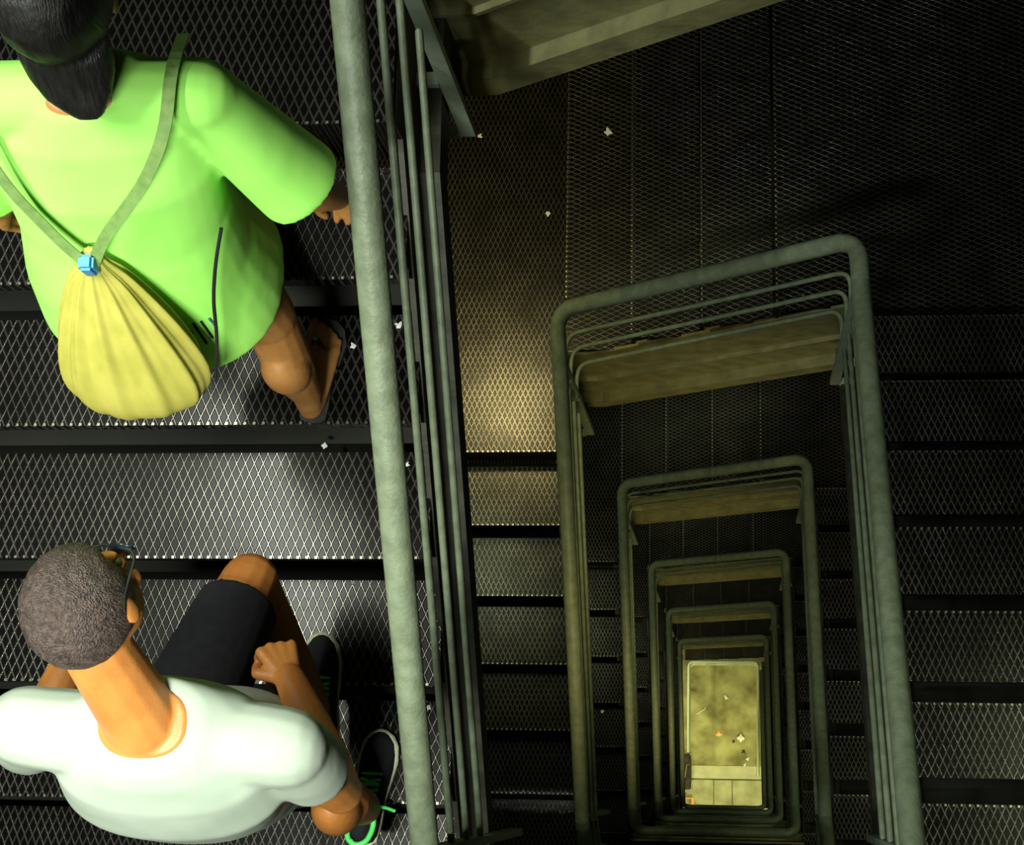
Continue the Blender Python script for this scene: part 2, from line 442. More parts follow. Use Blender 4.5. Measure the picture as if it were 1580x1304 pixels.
# ------------------------------------------------------------------ things lying on the ground floor
def chip(name, x, y, z, r, label, mat, group=None, sx=1, sy=1, rz=0, h=.3, cat='litter'):
    bm = bmesh.new(); bmesh.ops.create_icosphere(bm, subdivisions=2, radius=1)
    for v in bm.verts:
        k = 1 + .6 * math.sin(v.co.x * 4 + x * 90) * math.cos(v.co.y * 3 + y * 70)
        v.co = Vector((v.co.x * r * sx * k, v.co.y * r * sy * k, v.co.z * r * h))
    o = link(name, bm, mat, None, False, (x, y, z + r * h * .9)); o.rotation_euler.z = rz
    return tag(o, label, cat, group)
M['orange'] = noisy('orange_patch', (.95, .36, .08), (1.0, .48, .16), 12, .6)  # warm light put into the box's colour; the peel's own orange
M['darkbag'] = noisy('dark_bag', (.012, .010, .010), (.05, .035, .02), 10, .7, bump=.5)
def stick(x0, y0, x1, y1, z, label):
    o = tube_obj('drinking_straw', [(x0, y0, z + .008), ((x0 + x1) / 2, (y0 + y1) / 2, z + .008), ((x0 + x1) / 2 + .07, (y0 + y1) / 2 + .045, z + .012), (x1 + .02, y1 + .04, z + .008)], .006, M['litter'])
    tag(o, label, 'straw')
stick(-.506, .962, -.40, 1.03, FLOOR, 'thin white bent straw lying on the yellow floor near the left guard rail')
chip('paper_ball', .114, .63, FLOOR, .045, 'brightest crumpled white paper ball right of centre on the yellow floor', M['litter'], h=.6)
chip('paper_scrap', -.086, 1.208, FLOOR, .04, 'white paper scrap in the upper middle of the yellow floor', M['litter'], sx=.7, rz=.5)
chip('paper_scrap', .222, .339, FLOOR, .028, 'small white paper scrap near the right guard rail, farther from the pale strip', M['litter'], sx=.6, rz=-.7)
chip('paper_scrap', .175, .25, FLOOR + .013, .026, 'small white paper scrap on the edge of the pale floor strip', M['litter'], sx=.6, rz=-.7)
chip('orange_peel', -.191, .69, FLOOR, .035, 'small bright orange peel on the middle of the yellow floor', M['orange'], cat='peel')
M['stone'] = noisy('dark_stone', (.02, .02, .015), (.06, .05, .03), 30, .9)
chip('pebble', .16, .44, FLOOR, .03, 'small dark pebble on the yellow floor near the white paper scraps', M['stone'], cat='stone')
chip('pebble', .02, .58, FLOOR, .018, 'tiny dark pebble left of the crumpled white paper ball', M['stone'], cat='stone')

t = empty('duffel_bag', 'long dark bag lying at the left end of the pale floor strip', 'bag', (-.645, .145, FLOOR + .02))
bm = bmesh.new()
for i, (yy, rr) in enumerate(((-.25, .03), (-.24, .055), (-.1, .062), (.1, .064), (.22, .058), (.25, .03))):
    ring = [bm.verts.new((math.cos(a) * rr, yy, .06 + math.sin(a) * rr)) for a in [2 * PI * k / 14 for k in range(14)]]
    if i:
        for k in range(14): bm.faces.new((pr_[k], pr_[(k + 1) % 14], ring[(k + 1) % 14], ring[k]))
    else: bm.faces.new(ring[::-1])
    pr_ = ring
bm.faces.new(pr_)
link('bag_body', bm, M['darkbag'], t, True)
tube_obj('handle', fillet([(-.04, -.1, .11), (-.03, -.1, .17), (.0, .1, .17), (.04, .1, .11)], .03), .008, M['steel'], t, 6)
t = empty('warm_patch_box', 'bright orange box standing in for warm-lit floor at the bottom left corner of the well', 'lit patch', (-.665, -.335, FLOOR))
bm = bmesh.new()  # made-up box for a warm-lit orange patch on the floor
bx(bm, -.11, .11, -.09, .11, 0, .012)
for a in ((-.11, .11, -.09, -.08), (-.11, .11, .10, .11), (-.11, -.10, -.08, .10), (.10, .11, -.08, .10)): bx(bm, *a, .012, .16)
link('patch_body', bm, M['orange'], t)
for s in (-.1, .1): box_obj('rim', (s - .018, s + .018, -.095, .115, .16, .17), M['orange'], t)

# scraps of litter on the stairs
for i, (x, y, z, r, lab) in enumerate((
    (-.743, 1.0, B(0) + 5 * R_, .008, 'round white scrap on the tread between the woman and the thin rails'),
    (-.846, .953, B(0) + 5 * R_, .007, 'tiny white crumb beside the toes of the bare foot'),
    (-.751, .716, B(0) + 4 * R_, .006, 'white crumb on the second tread above the man, beside the thin rails'),
    (-.951, .762, B(0) + 4 * R_, .006, 'tiny white crumb right below the heel of the bare foot'),
    (-.912, .459, B(0) + 3 * R_, .005, 'white crumb on the tread just above the man\'s forward shoe'),
    (-.754, .169, B(0) + 2 * R_, .010, 'pale yellow scrap between the thick handrail and the thin rails'),
    (-.767, 2.368, B(1) + 7 * R_, .010, 'small yellow leaf scrap on the dark far left landing one turn down'),
    (-.498, 2.651, B(1) + 8 * R_, .016, 'yellowish paper scrap on the first tread of the far flight one turn down'),
    (-1.068, 2.727, B(1) + 7 * R_, .010, 'pale scrap near the railing post on the far left landing one turn down'),
    (-.832, .435, B(2) + 4 * R_, .010, 'small pale scrap on the dark left flight two turns down'))):
    chip('paper_scrap', x, y, z, r, lab, M['litter'], 'scraps of litter on the stairs', rz=i)
#PEOPLE
# ------------------------------------------------------------------ people
M['skin_w'] = noisy('skin_tan', (.40, .17, .045), (.50, .23, .07), 14, .5, 0, .08, bscale=200)
M['skin_m'] = noisy('skin_warm', (.48, .165, .035), (.58, .22, .05), 14, .5, 0, .08, bscale=200)
M['hair_k'] = noisy('black_hair', (.005, .004, .004), (.016, .014, .013), 40, .5, 0, .3, stretch=(3, 1, .3))
M['hair_b'] = noisy('brown_hair', (.035, .022, .019), (.10, .066, .056), 60, .6, 0, .8, stretch=(2, 2, .6))
M['neon'] = noisy('neon_shirt', (.40, .97, .15), (.46, 1.0, .18), 5, .75, 0, .9, bscale=6)
M['white'] = noisy('white_shirt', (.31, .36, .29), (.38, .42, .35), 4, .85, 0, .9, bscale=6)
M['denim'] = noisy('blue_denim', (.05, .13, .22), (.09, .20, .32), 70, .85)
M['black'] = noisy('black_cloth', (.003, .003, .005), (.007, .007, .011), 50, .85)
M['yellow'] = noisy('yellow_nylon', (.44, .40, .07), (.54, .48, .10), 9, .5, 0, .12, bscale=14, stretch=(3, 3, .4))
M['strap'] = noisy('olive_strap', (.15, .26, .06), (.21, .34, .09), 60, .7)
M['blue'] = noisy('blue_toggle', (.01, .22, .55), (.02, .30, .65), 40, .4)
M['sole'] = noisy('cream_sole', (.60, .60, .42), (.70, .70, .50), 60, .6)
M['green'] = noisy('neon_lace', (.10, .85, .16), (.14, .95, .22), 60, .5)
M['rubber'] = noisy('black_rubber', (.01, .01, .01), (.02, .02, .02), 60, .6)
M['lens'] = noisy('dark_lens', (.01, .02, .025), (.02, .03, .04), 10, .15)
M['eye'] = noisy('eye_white', (.7, .68, .64), (.8, .78, .74), 10, .3)

def capsule(bm, a, b, ra, rb, seg=14):
    """round-ended tapered limb"""
    a, b = Vector(a), Vector(b)
    d = b - a; L = max(d.length, 1e-5); d.normalize()
    q = d.to_track_quat('Z', 'Y')
    rows = []
    for i in range(5):
        t = -PI / 2 + (PI / 2) * i / 4
        rows.append((math.cos(t) * ra, math.sin(t) * ra))
    for i in range(5):
        t = (PI / 2) * i / 4
        rows.append((math.cos(t) * rb, L + math.sin(t) * rb))
    rings = []
    for r, z in rows:
        r = max(r, ra * .02)
        rings.append([bm.verts.new(a + q @ Vector((math.cos(2 * PI * k / seg) * r, math.sin(2 * PI * k / seg) * r, z))) for k in range(seg)])
    for p, s in zip(rings, rings[1:]):
        for k in range(seg): bm.faces.new((p[k], p[(k + 1) % seg], s[(k + 1) % seg], s[k]))
    bm.faces.new(rings[0][::-1]); bm.faces.new(rings[-1])
def chain(bm, pts, rs):
    for i in range(len(pts) - 1): capsule(bm, pts[i], pts[i + 1], rs[i], rs[i + 1])
def ell(bm, c, r, rot=None, sub=3):
    ret = bmesh.ops.create_icosphere(bm, subdivisions=sub, radius=1)
    for v in ret['verts']:
        p = Vector((v.co.x * r[0], v.co.y * r[1], v.co.z * r[2]))
        if rot: p = rot @ p
        v.co = p + Vector(c)
def loft(bm, rows, seg=28, power=2.4):
    """rows: (centre, rx, ry, tilt matrix or None): closed stack of superellipse rings"""
    rings = []
    for c, rx, ry, *m in rows:
        m = m[0] if m else None
        ring = []
        for k in range(seg):
            t = 2 * PI * k / seg
            ct, st = math.cos(t), math.sin(t)
            p = Vector((math.copysign(abs(ct) ** (2 / power), ct) * rx, math.copysign(abs(st) ** (2 / power), st) * ry, 0))
            if m: p = m @ p
            ring.append(bm.verts.new(p + Vector(c)))
        rings.append(ring)
    for p, s in zip(rings, rings[1:]):
        for k in range(seg): bm.faces.new((p[k], p[(k + 1) % seg], s[(k + 1) % seg], s[k]))
    bm.faces.new(rings[0][::-1]); bm.faces.new(rings[-1])
def remesh(name, bm, mat, parent, voxel=.006, smooth=6):
    """fuse overlapping shapes into one continuous smooth surface"""
    me = bpy.data.meshes.new(name)
    bmesh.ops.recalc_face_normals(bm, faces=bm.faces)
    bm.to_mesh(me); bm.free()
    o = bpy.data.objects.new(name, me); C.objects.link(o)
    r = o.modifiers.new('r', 'REMESH'); r.mode = 'VOXEL'; r.voxel_size = voxel; r.use_smooth_shade = True
    if smooth:
        sm = o.modifiers.new('s', 'SMOOTH'); sm.iterations = smooth; sm.factor = .5
    dg = bpy.context.evaluated_depsgraph_get(); dg.update()
    m2 = bpy.data.meshes.new_from_object(o.evaluated_get(dg))
    o.modifiers.clear(); o.data = m2; m2.name = name
    for p in m2.polygons: p.use_smooth = True
    m2.materials.clear(); m2.materials.append(mat)
    if parent: o.parent = parent
    return o
def clip_verts(bm, keep):
    for f in [f for f in bm.faces if not keep(f.calc_center_median())]: bm.faces.remove(f)

def head(bm, c, R):
    """skull, jaw, nose, lips, ears; local +y is forward, +z up"""
    P = lambda x, y, z: Vector(c) + R @ Vector((x, y, z))
    ell(bm, P(0, -.012, .022), (.074, .092, .088), R)
    ell(bm, P(0, .022, -.030), (.060, .066, .078), R)
    ell(bm, P(0, .062, -.082), (.026, .022, .020), R)
    capsule(bm, P(0, .086, .012), P(0, .106, -.024), .008, .013)      # nose
    capsule(bm, P(-.013, .094, -.028), P(.013, .094, -.028), .008, .008)
    capsule(bm, P(-.018, .080, -.054), P(.018, .080, -.054), .007, .007)  # lips
    capsule(bm, P(-.016, .079, -.064), P(.016, .079, -.064), .007, .007)
    capsule(bm, P(-.04, .074, .028), P(.04, .074, .028), .009, .009)      # brow
    for s in (-1, 1):
        ell(bm, P(s * .076, -.006, -.008), (.009, .020, .032), R)
        ell(bm, P(s * .040, .066, -.028), (.018, .016, .018), R)
def eyes(parent, c, R):
    for s in (-1, 1):
        bm = bmesh.new(); ell(bm, Vector(c) + R @ Vector((s * .030, .074, .006)), (.013, .010, .009), R, 2)
        link('eye', bm, M['eye'], parent, True)
        # eyeball with dark iris
        bm = bmesh.new(); ell(bm, Vector(c) + R @ Vector((s * .030, .0825, .006)), (.005, .003, .005), R, 2)
        link('iris', bm, M['rubber'], parent.children[-1] if False else bpy.data.objects[C.objects[-1].name], True)
def hand(bm, wrist, R, side, curl, s=1.0):
    """R columns: x across the palm (towards the thumb for side=1), y towards the fingertips, z out of the back of the hand"""
    P = lambda x, y, z: Vector(wrist) + R @ Vector((x * side * s, y * s, z * s))
    for i in range(4): capsule(bm, P(.012 - i * .008, .004, 0), P(.030 - i * .020, .078 - .004 * abs(i - 1), 0), .0135 * s, .0115 * s)
    ell(bm, P(0, .045, -.003), (.036 * s, .042 * s, .014 * s), R)
    for i, L in enumerate((.072, .080, .074, .058)):
        x = .031 - i * .0205; y = .080 - .004 * abs(i - 1)
        ang = 0; p = Vector((x, y, 0)); rad = .0092 - .0006 * (i == 3) * 1.5
        for j, f in enumerate((.46, .30, .24)):
            ang += curl * (1.0, 1.15, .8)[j]
            q = p + Vector((0, math.cos(ang), -math.sin(ang))) * L * f
            capsule(bm, P(*p), P(*q), rad * s, rad * .93 * s, 10)
            p = q; rad *= .93
    p0, p1, p2, p3 = (.022, .014, -.004), (.050, .040, -.014), (.052, .066, -.026), (.044, .088, -.034)
    if curl > .8: p2, p3 = (.040, .066, -.034), (.018, .078, -.044)
    capsule(bm, P(*p0), P(*p1), .013 * s, .0115 * s); capsule(bm, P(*p1), P(*p2), .011 * s, .0095 * s); capsule(bm, P(*p2), P(*p3), .0095 * s, .008 * s)
def frame(y, z):
    """rotation whose columns are x, y, z built from a forward y and an approximate z"""
    y = Vector(y).normalized(); z = Vector(z); z = (z - y * z.dot(y)).normalized(); x = y.cross(z)
    return Matrix((x, y, z)).transposed()
def hairshell(bm, c, R, grow, front=.045, low=-.075):
    """skull cap of hair: a grown skull without the face"""
    rows = []
    ret = bmesh.ops.create_icosphere(bm, subdivisions=4, radius=1)
    for v in ret['verts']:
        l = Vector((v.co.x * (.078 + grow), v.co.y * (.096 + grow) - .014, v.co.z * (.093 + grow) + .024))
        if l.y > front and l.z < .062:                 # face side pressed in
            l.y = front - (l.y - front) * .3
        if l.z < low: l.z = low
        n = .004 * math.sin(v.co.x * 31 + v.co.z * 9) * math.cos(v.co.y * 27)
        v.co = Vector(c) + R @ (l * (1 + n * 4))

# ---- woman climbing ahead
zt = B(0) + 5 * R_
wo = empty('person', 'climbing person in a neon green t-shirt carrying a yellow drawstring bag, seen from behind', 'person', (-.92, .88, zt))
def inv(parent):     # geometry is written in world coordinates: counter the parent's offset
    for ch in parent.children: ch.location = -parent.location if ch.location.length < 1e-6 else ch.location - parent.location
hc, hR = (-.965, 1.105, -2.275), Euler((-.25, 0, .05)).to_matrix()
bm = bmesh.new()
ank, kne, hip = (-.925, .825, zt + .095), (-.925, .905, zt + .44), (-.955, .93, zt + .84)
chain(bm, [ank, (-.925, .845, zt + .24), kne], [.034, .052, .055])
ell(bm, (-.925, .838, zt + .28), (.052, .056, .09))
chain(bm, [kne, (-.94, .93, zt + .62), hip], [.058, .075, .088])
ank2, kne2, hip2 = (-1.12, 1.13, zt + R_ + .095), (-1.13, 1.22, zt + .56), (-1.11, .95, zt + .86)
chain(bm, [ank2, (-1.125, 1.16, zt + R_ + .22), kne2], [.034, .05, .055]); chain(bm, [kne2, hip2], [.058, .088])
# feet: heel, ball, five toes
def barefoot(bm, heel, toe, z, side):
    h, t = Vector((heel[0], heel[1], z)), Vector((toe[0], toe[1], z))
    d = (t - h).normalized(); n = Vector((d.y, -d.x, 0)) * side       # n towards the little toe
    L = (t - h).length
    Q = lambda u, v, zz: h + d * (u * L) + n * v + Vector((0, 0, zz))
    ell(bm, Q(.10, 0, .028), (.028, .030, .030))
    capsule(bm, Q(.12, 0, .045), Q(.20, 0, .10), .030, .033)
    capsule(bm, Q(.15, .002, .035), Q(.62, .0, .024), .030, .024)
    capsule(bm, Q(.15, .010, .022), Q(.60, .024, .016), .022, .018)
    capsule(bm, Q(.2, .0, .06), Q(.55, -.004, .034), .028, .018)
    capsule(bm, Q(.62, -.018, .022), Q(.74, -.022, .018), .021, .018)
    capsule(bm, Q(.62, .022, .018), Q(.70, .030, .016), .019, .015)
    for v, u, r in ((-.028, .98, .0115), (-.008, .96, .0085), (.008, .92, .0080), (.022, .87, .0075), (.035, .81, .0075)):
        capsule(bm, Q(u - .22, v * .85, .018), Q(u - .07, v, .016), r * 1.05, r * .95, 10)
        capsule(bm, Q(u - .07, v, .016), Q(u, v * 1.02, .011), r * .95, r, 10)
sole_h = .014
barefoot(bm, (-.932, .785), (-.902, 1.005), zt + sole_h, 1)
barefoot(bm, (-1.125, 1.085), (-1.115, 1.30), zt + R_ + sole_h, -1)
# trunk, neck, arms
loft(bm, [((-1.03, .94, zt + .76), .15, .10), ((-1.03, .935, zt + .88), .165, .115), ((-1.03, .95, zt + 1.0), .13, .095), ((-1.01, .985, zt + 1.18), .15, .10), ((-.99, 1.02, zt + 1.30), .15, .085), ((-.985, 1.035, zt + 1.36), .06, .05)])
capsule(bm, (-.985, 1.04, zt + 1.32), (-.972, 1.085, zt + 1.44), .05, .047)
sr, sl = (-.815, 1.03, zt + 1.29), (-1.155, 1.03, zt + 1.30)
er, el = (-.705, .965, zt + 1.045), (-1.275, .985, zt + 1.05)
wr, wl = (-.705, 1.03, zt + .81), (-1.335, 1.02, zt + .83)
capsule(bm, (-.98, 1.03, zt + 1.32), sr, .05, .047); capsule(bm, (-.98, 1.03, zt + 1.32), sl, .05, .047)
for a, b, c_ in ((sr, er, wr), (sl, el, wl)):
    chain(bm, [a, b], [.045, .037]); chain(bm, [b, tuple((Vector(b) * .6 + Vector(c_) * .4)), c_], [.037, .036, .025])
hand(bm, wr, frame(Vector(wr) - Vector(er), (0, .3, 1)), -1, .35, .92)
hand(bm, wl, frame(Vector(wl) - Vector(el), (-1, 0, .2)), 1, .3, .92)
head(bm, hc, hR)
body = remesh('body', bm, M['skin_w'], wo, .0045, 3)
# shirt: loose body, wide short sleeves
bm = bmesh.new()
loft(bm, [((-1.055, .915, zt + .70), .232, .195), ((-1.055, .915, zt + .75), .230, .188), ((-1.045, .925, zt + .9), .207, .155), ((-1.02, .955, zt + 1.05), .185, .13),
          ((-1.0, .99, zt + 1.2), .188, .118), ((-.99, 1.02, zt + 1.30), .165, .092), ((-.985, 1.035, zt + 1.355), .085, .062)], 32)
for s_, e_, k in ((sr, er, 1), (sl, el, -1)):
    s_, e_ = Vector(s_), Vector(e_)
    cf = s_ + (e_ - s_) * .93
    chain(bm, [Vector((-.985 + k * .06, 1.03, zt + 1.305)), s_ + Vector((0, 0, .005))], [.062, .063])
    d = (e_ - s_).normalized(); q = d.to_track_quat('Z', 'Y').to_matrix()
    loft(bm, [(s_ - d * .02, .060, .060, q), (s_ + (cf - s_) * .5, .070, .068, q), (cf - d * .01, .078, .072, q), (cf + d * .012, .078, .072, q)], 24, 2)
shirt = remesh('shirt', bm, M['neon'], wo, .005, 16)
from mathutils.bvhtree import BVHTree
bv = BVHTree.FromPolygons([v.co for v in shirt.data.vertices], [p.vertices for p in shirt.data.polygons])
def on_back(x, z):                       # point on the back of the shirt
    hit = bv.ray_cast(Vector((x, .3, z)), Vector((0, 1, 0)))[0]
    return (hit or Vector((x, .8, z))) - Vector((0, .001, 0))
for k in range(6):
    bm = bmesh.new(); x0 = -.980 + k * .0135; zz = zt + .885 - .002 * k
    hh = (.020, .034, .016, .036, .030, .018)[k]
    tube(bm, [on_back(x0, zz), on_back(x0 + .002, zz - hh), on_back(x0 + .004, zz - hh * 2)], .0024, 6)
    link('print_mark', bm, M['denim'] if k == 5 else M['black'], wo)
# denim shorts
bm = bmesh.new()
loft(bm, [((-1.03, .945, zt + .80), .17, .12), ((-1.03, .94, zt + .98), .16, .115)])
q = (Vector(kne) - Vector(hip)).normalized().to_track_quat('Z', 'Y').to_matrix()
h_, k_ = Vector(hip), Vector(kne)
loft(bm, [(h_, .105, .105, q), (h_ + (k_ - h_) * .30, .105, .102, q), (h_ + (k_ - h_) * .56, .097, .095, q)], 24, 2)
h_, k_ = Vector(hip2), Vector(kne2); q = (k_ - h_).normalized().to_track_quat('Z', 'Y').to_matrix()
loft(bm, [(h_, .10, .10, q), (h_ + (k_ - h_) * .55, .09, .09, q)], 24, 2)
remesh('shorts', bm, M['denim'], wo, .006, 4)
# hair: cap and long tail
bm = bmesh.new(); hairshell(bm, hc, hR, .010)
P = lambda x, y, z: Vector(hc) + hR @ Vector((x, y, z))
loft(bm, [(P(0, -.055, -.03), .075, .05), (P(0, -.075, -.08), .070, .035), (P(.0, -.090, -.115), .055, .028), (P(.008, -.108, -.15), .024, .014)], 20, 2)
remesh('hair', bm, M['hair_k'], wo, .005, 14)
for s in (-1, 1):
    bm = bmesh.new(); ell(bm, P(s * .030, .074, .006), (.013, .010, .009), hR, 2); e = link('eye', bm, M['eye'], wo, True)
    bm = bmesh.new(); ell(bm, P(s * .030, .0825, .006), (.005, .003, .005), hR, 2); link('iris', bm, M['rubber'], e, True)
# flip-flops
def flipflop(parent, heel, toe, z, side):
    h, t = Vector((heel[0], heel[1], z)), Vector((toe[0], toe[1], z)); d = (t - h).normalized(); n = Vector((d.y, -d.x, 0)) * side; L = (t - h).length
    bm = bmesh.new(); lo, hi = [], []
    prof = ((-.05, 0), (-.04, .02), (0, .031), (.12, .034), (.4, .032), (.62, .044), (.8, .050), (.95, .040), (1.03, .02), (1.05, 0))
    out = [(u, v) for u, v in prof] + [(u, -v * .92) for u, v in prof[-2:0:-1]]
    for u, v in out:
        p = h + d * u * L + n * v
        lo.append(bm.verts.new((p.x, p.y, z + .001))); hi.append(bm.verts.new((p.x, p.y, z + .015)))
    bm.faces.new(lo); bm.faces.new(hi)
    for i in range(len(lo)): bm.faces.new((lo[i], lo[(i + 1) % len(lo)], hi[(i + 1) % len(lo)], hi[i]))
    o = link('sandal', bm, M['rubber'], parent)
    Q = lambda u, v, zz: h + d * (u * L) + n * v + Vector((0, 0, zz))
    st = tube_obj('strap', fillet([Q(.5, -.034, .02), Q(.6, -.024, .052), Q(.80, -.016, .044), Q(.80, -.016, .012)], .015), .0045, M['rubber'], o, 8)
    tube_obj('strap', fillet([Q(.5, .040, .02), Q(.6, .028, .046), Q(.79, -.013, .044)], .015), .0045, M['rubber'], o, 8)
    bm = bmesh.new(); ell(bm, Q(.79, -.014, .050), (.006, .006, .004), None, 2); link('bead', bm, M['lens_b'], o, True)
M['lens_b'] = noisy('teal_bead', (.2, .5, .5), (.3, .6, .6), 10, .3)
flipflop(wo, (-.932, .785), (-.902, 1.005), zt, 1)
flipflop(wo, (-1.125, 1.085), (-1.115, 1.30), zt + R_, -1)
inv(wo)
for ch in wo.children:
    pass

# ---- yellow drawstring bag on her back (held by the straps: a thing of its own)
bag = empty('drawstring_bag', 'yellow drawstring bag with a blue toggle hanging on the back of the neon green t-shirt', 'bag', (-1.05, .74, zt + .95))
bm = bmesh.new()
seg = 96
rows = [(1.145, .010, .010), (1.135, .016, .014), (1.11, .020, .018), (1.085, .042, .028), (1.05, .056, .036), (1.0, .074, .048), (.94, .093, .058), (.87, .110, .066), (.80, .122, .070), (.74, .116, .068), (.70, .098, .058), (.68, .070, .042), (.672, .03, .02)]
rings = []
for zz, rx, ry in rows:
    t0 = (1.145 - zz) / .47
    rx *= 1.04
    cx = -1.036 - .034 * t0; cy = .835 - .140 * t0 - ry * .35; zz = 1.145 - (1.145 - zz) * .84
    am = max(.15, min(1, 1.25 - t0))
    ring = []
    for k in range(seg):
        t = 2 * PI * k / seg
        fold = 1 + (.085 * math.sin(t * 11 + 1 + t0) + .045 * math.sin(t * 23 + 2)) * am
        ring.append(bm.verts.new((cx + math.cos(t) * rx * fold + .022 * t0 * max(0, math.cos(t)), cy + math.sin(t) * ry * fold, zt + zz)))
    rings.append(ring)
for p, s in zip(rings, rings[1:]):
    for k in range(seg): bm.faces.new((p[k], p[(k + 1) % seg], s[(k + 1) % seg], s[k]))
bm.faces.new(rings[0][::-1]); bm.faces.new(rings[-1])
o = link('pouch', bm, M['yellow'], bag, True)
ss = o.modifiers.new('sub', 'SUBSURF'); ss.levels = 1; ss.render_levels = 1
bm = bmesh.new(); bx(bm, -1.049, -1.023, .795, .822, zt + 1.118, zt + 1.16); bmesh.ops.bevel(bm, geom=bm.edges[:], offset=.005, segments=2, affect='EDGES')
link('toggle', bm, M['blue'], bag)
def ribbon(name, pts, wd, mat, parent):
    pts = fillet(pts, .05, 5); bm = bmesh.new(); prev = None
    for i, p in enumerate(pts):
        d = (pts[min(i + 1, len(pts) - 1)] - pts[max(0, i - 1)]).normalized()
        sd = d.cross(Vector((0, -.6, .8))).normalized() * wd
        n = sd.cross(d).normalized() * .0015
        cur = [bm.verts.new(p + sd + n), bm.verts.new(p - sd + n), bm.verts.new(p - sd - n), bm.verts.new(p + sd - n)]
        if prev:
            for k in range(4): bm.faces.new((prev[k], prev[(k + 1) % 4], cur[(k + 1) % 4], cur[k]))
        else: bm.faces.new(cur[::-1])
        prev = cur
    bm.faces.new(prev)
    return link(name, bm, mat, parent)
ribbon('strap', [(-1.030, .812, zt + 1.135), (-1.0, .838, zt + 1.18), (-.895, .895, zt + 1.29), (-.845, .955, zt + 1.355), (-.835, 1.04, zt + 1.38), (-.835, 1.12, zt + 1.33)], .010, M['strap'], bag)
ribbon('strap', [(-1.042, .812, zt + 1.135), (-1.07, .835, zt + 1.17), (-1.125, .895, zt + 1.27), (-1.15, .95, zt + 1.345), (-1.15, 1.04, zt + 1.375), (-1.145, 1.12, zt + 1.33)], .009, M['strap'], bag)
tube_obj('cord', fillet([(-.915, .690, zt + .81), (-.893, .742, zt + .88), (-.868, .790, zt + 1.0), (-.842, .83, zt + 1.08), (-.82, .87, zt + 1.13)], .04), .0035, M['black'], bag, 6)
inv(bag)

# ---- man climbing behind
z1, z2 = B(0) + 2 * R_, B(0) + 3 * R_
ma = empty('person', 'climbing person with short brown hair, pale t-shirt, black shorts and black sneakers with green laces', 'person', (-.90, .0, z1))
hc = (-1.030, .262, -2.735); hR = Matrix.Rotation(-.34, 3, 'Y') @ Euler((-.42, 0, .02)).to_matrix()
bm = bmesh.new()
aR, kR, hpR = (-.885, -.075, z1 + .11), (-.925, .015, z1 + .52), (-.93, .035, z1 + .93)
aL, kL, hpL = (-.975, .155, z2 + .11), (-1.03, .405, z2 + .50), (-1.10, .06, z1 + .95)
chain(bm, [aR, (-.895, -.06, z1 + .28), kR], [.042, .060, .058]); ell(bm, (-.90, -.075, z1 + .34), (.057, .062, .10))
chain(bm, [kR, hpR], [.062, .095])
chain(bm, [aL, (-.985, .215, z2 + .27), kL], [.042, .060, .060]); chain(bm, [kL, hpL], [.064, .095])
loft(bm, [((-1.01, .04, z1 + .88), .16, .11), ((-1.01, .03, z1 + 1.0), .165, .115), ((-1.0, .015, z1 + 1.12), .145, .10), ((-.99, .025, z1 + 1.3), .185, .115), ((-.985, .055, z1 + 1.39), .13, .075), ((-.995, .085, z1 + 1.46), .075, .06)])
capsule(bm, (-1.0, .085, z1 + 1.43), (-1.035, .195, z1 + 1.58), .068, .058)
sr, sl = (-.765, .045, z1 + 1.36), (-1.225, .075, z1 + 1.39)
er, el = (-.735, -.03, z1 + 1.055), (-1.33, .04, z1 + 1.10)
wr, wl = (-.865, .185, z1 + .965), (-1.27, .27, z1 + 1.02)
capsule(bm, (-.99, .07, z1 + 1.38), sr, .055, .055); capsule(bm, (-.99, .07, z1 + 1.38), sl, .055, .055)
for a, b, c_ in ((sr, er, wr), (sl, el, wl)):
    chain(bm, [a, b], [.056, .043]); chain(bm, [b, tuple(Vector(b) * .65 + Vector(c_) * .35), c_], [.042, .045, .031])
hand(bm, wr, frame(Vector(wr) - Vector(er), (.45, .1, .9)), -1, 1.35, 1.05)
hand(bm, wl, frame(Vector(wl) - Vector(el), (-.3, 0, 1)), 1, 1.1, 1.05)
head(bm, hc, hR)
remesh('body', bm, M['skin_m'], ma, .0045, 3)
bm = bmesh.new()
loft(bm, [((-1.01, .03, z1 + .93), .195, .145), ((-1.01, .02, z1 + 1.02), .195, .145), ((-1.0, .005, z1 + 1.14), .19, .135), ((-.99, .015, z1 + 1.28), .215, .135),
          ((-.985, .045, z1 + 1.375), .20, .12), ((-.99, .065, z1 + 1.43), .145, .10), ((-.995, .078, z1 + 1.455), .108, .085)], 32)
for s_, e_, k in ((sr, er, 1), (sl, el, -1)):
    s_, e_ = Vector(s_), Vector(e_); d = (e_ - s_).normalized(); q = d.to_track_quat('Z', 'Y').to_matrix(); cf = s_ + (e_ - s_) * .48
    capsule(bm, (-.99 + k * .08, .06, z1 + 1.375), s_, .078, .072)
    loft(bm, [(s_ - d * .02, .066, .066, q), (s_ + (cf - s_) * .5, .072, .072, q), (cf, .070, .070, q)], 24, 2)
remesh('shirt', bm, M['white'], ma, .005, 22)
bm = bmesh.new()
loft(bm, [((-1.01, .045, z1 + .83), .18, .125), ((-1.01, .035, z1 + 1.0), .172, .12)])
for h_, k_ in ((hpR, kR), (hpL, kL)):
    h_, k_ = Vector(h_), Vector(k_); q = (k_ - h_).normalized().to_track_quat('Z', 'Y').to_matrix()
    loft(bm, [(h_, .112, .112, q), (h_ + (k_ - h_) * .45, .100, .100, q), (h_ + (k_ - h_) * .84, .088, .088, q)], 24, 2)
remesh('shorts', bm, M['black'], ma, .006, 5)
bm = bmesh.new(); hairshell(bm, hc, hR, .007, .050, -.055)
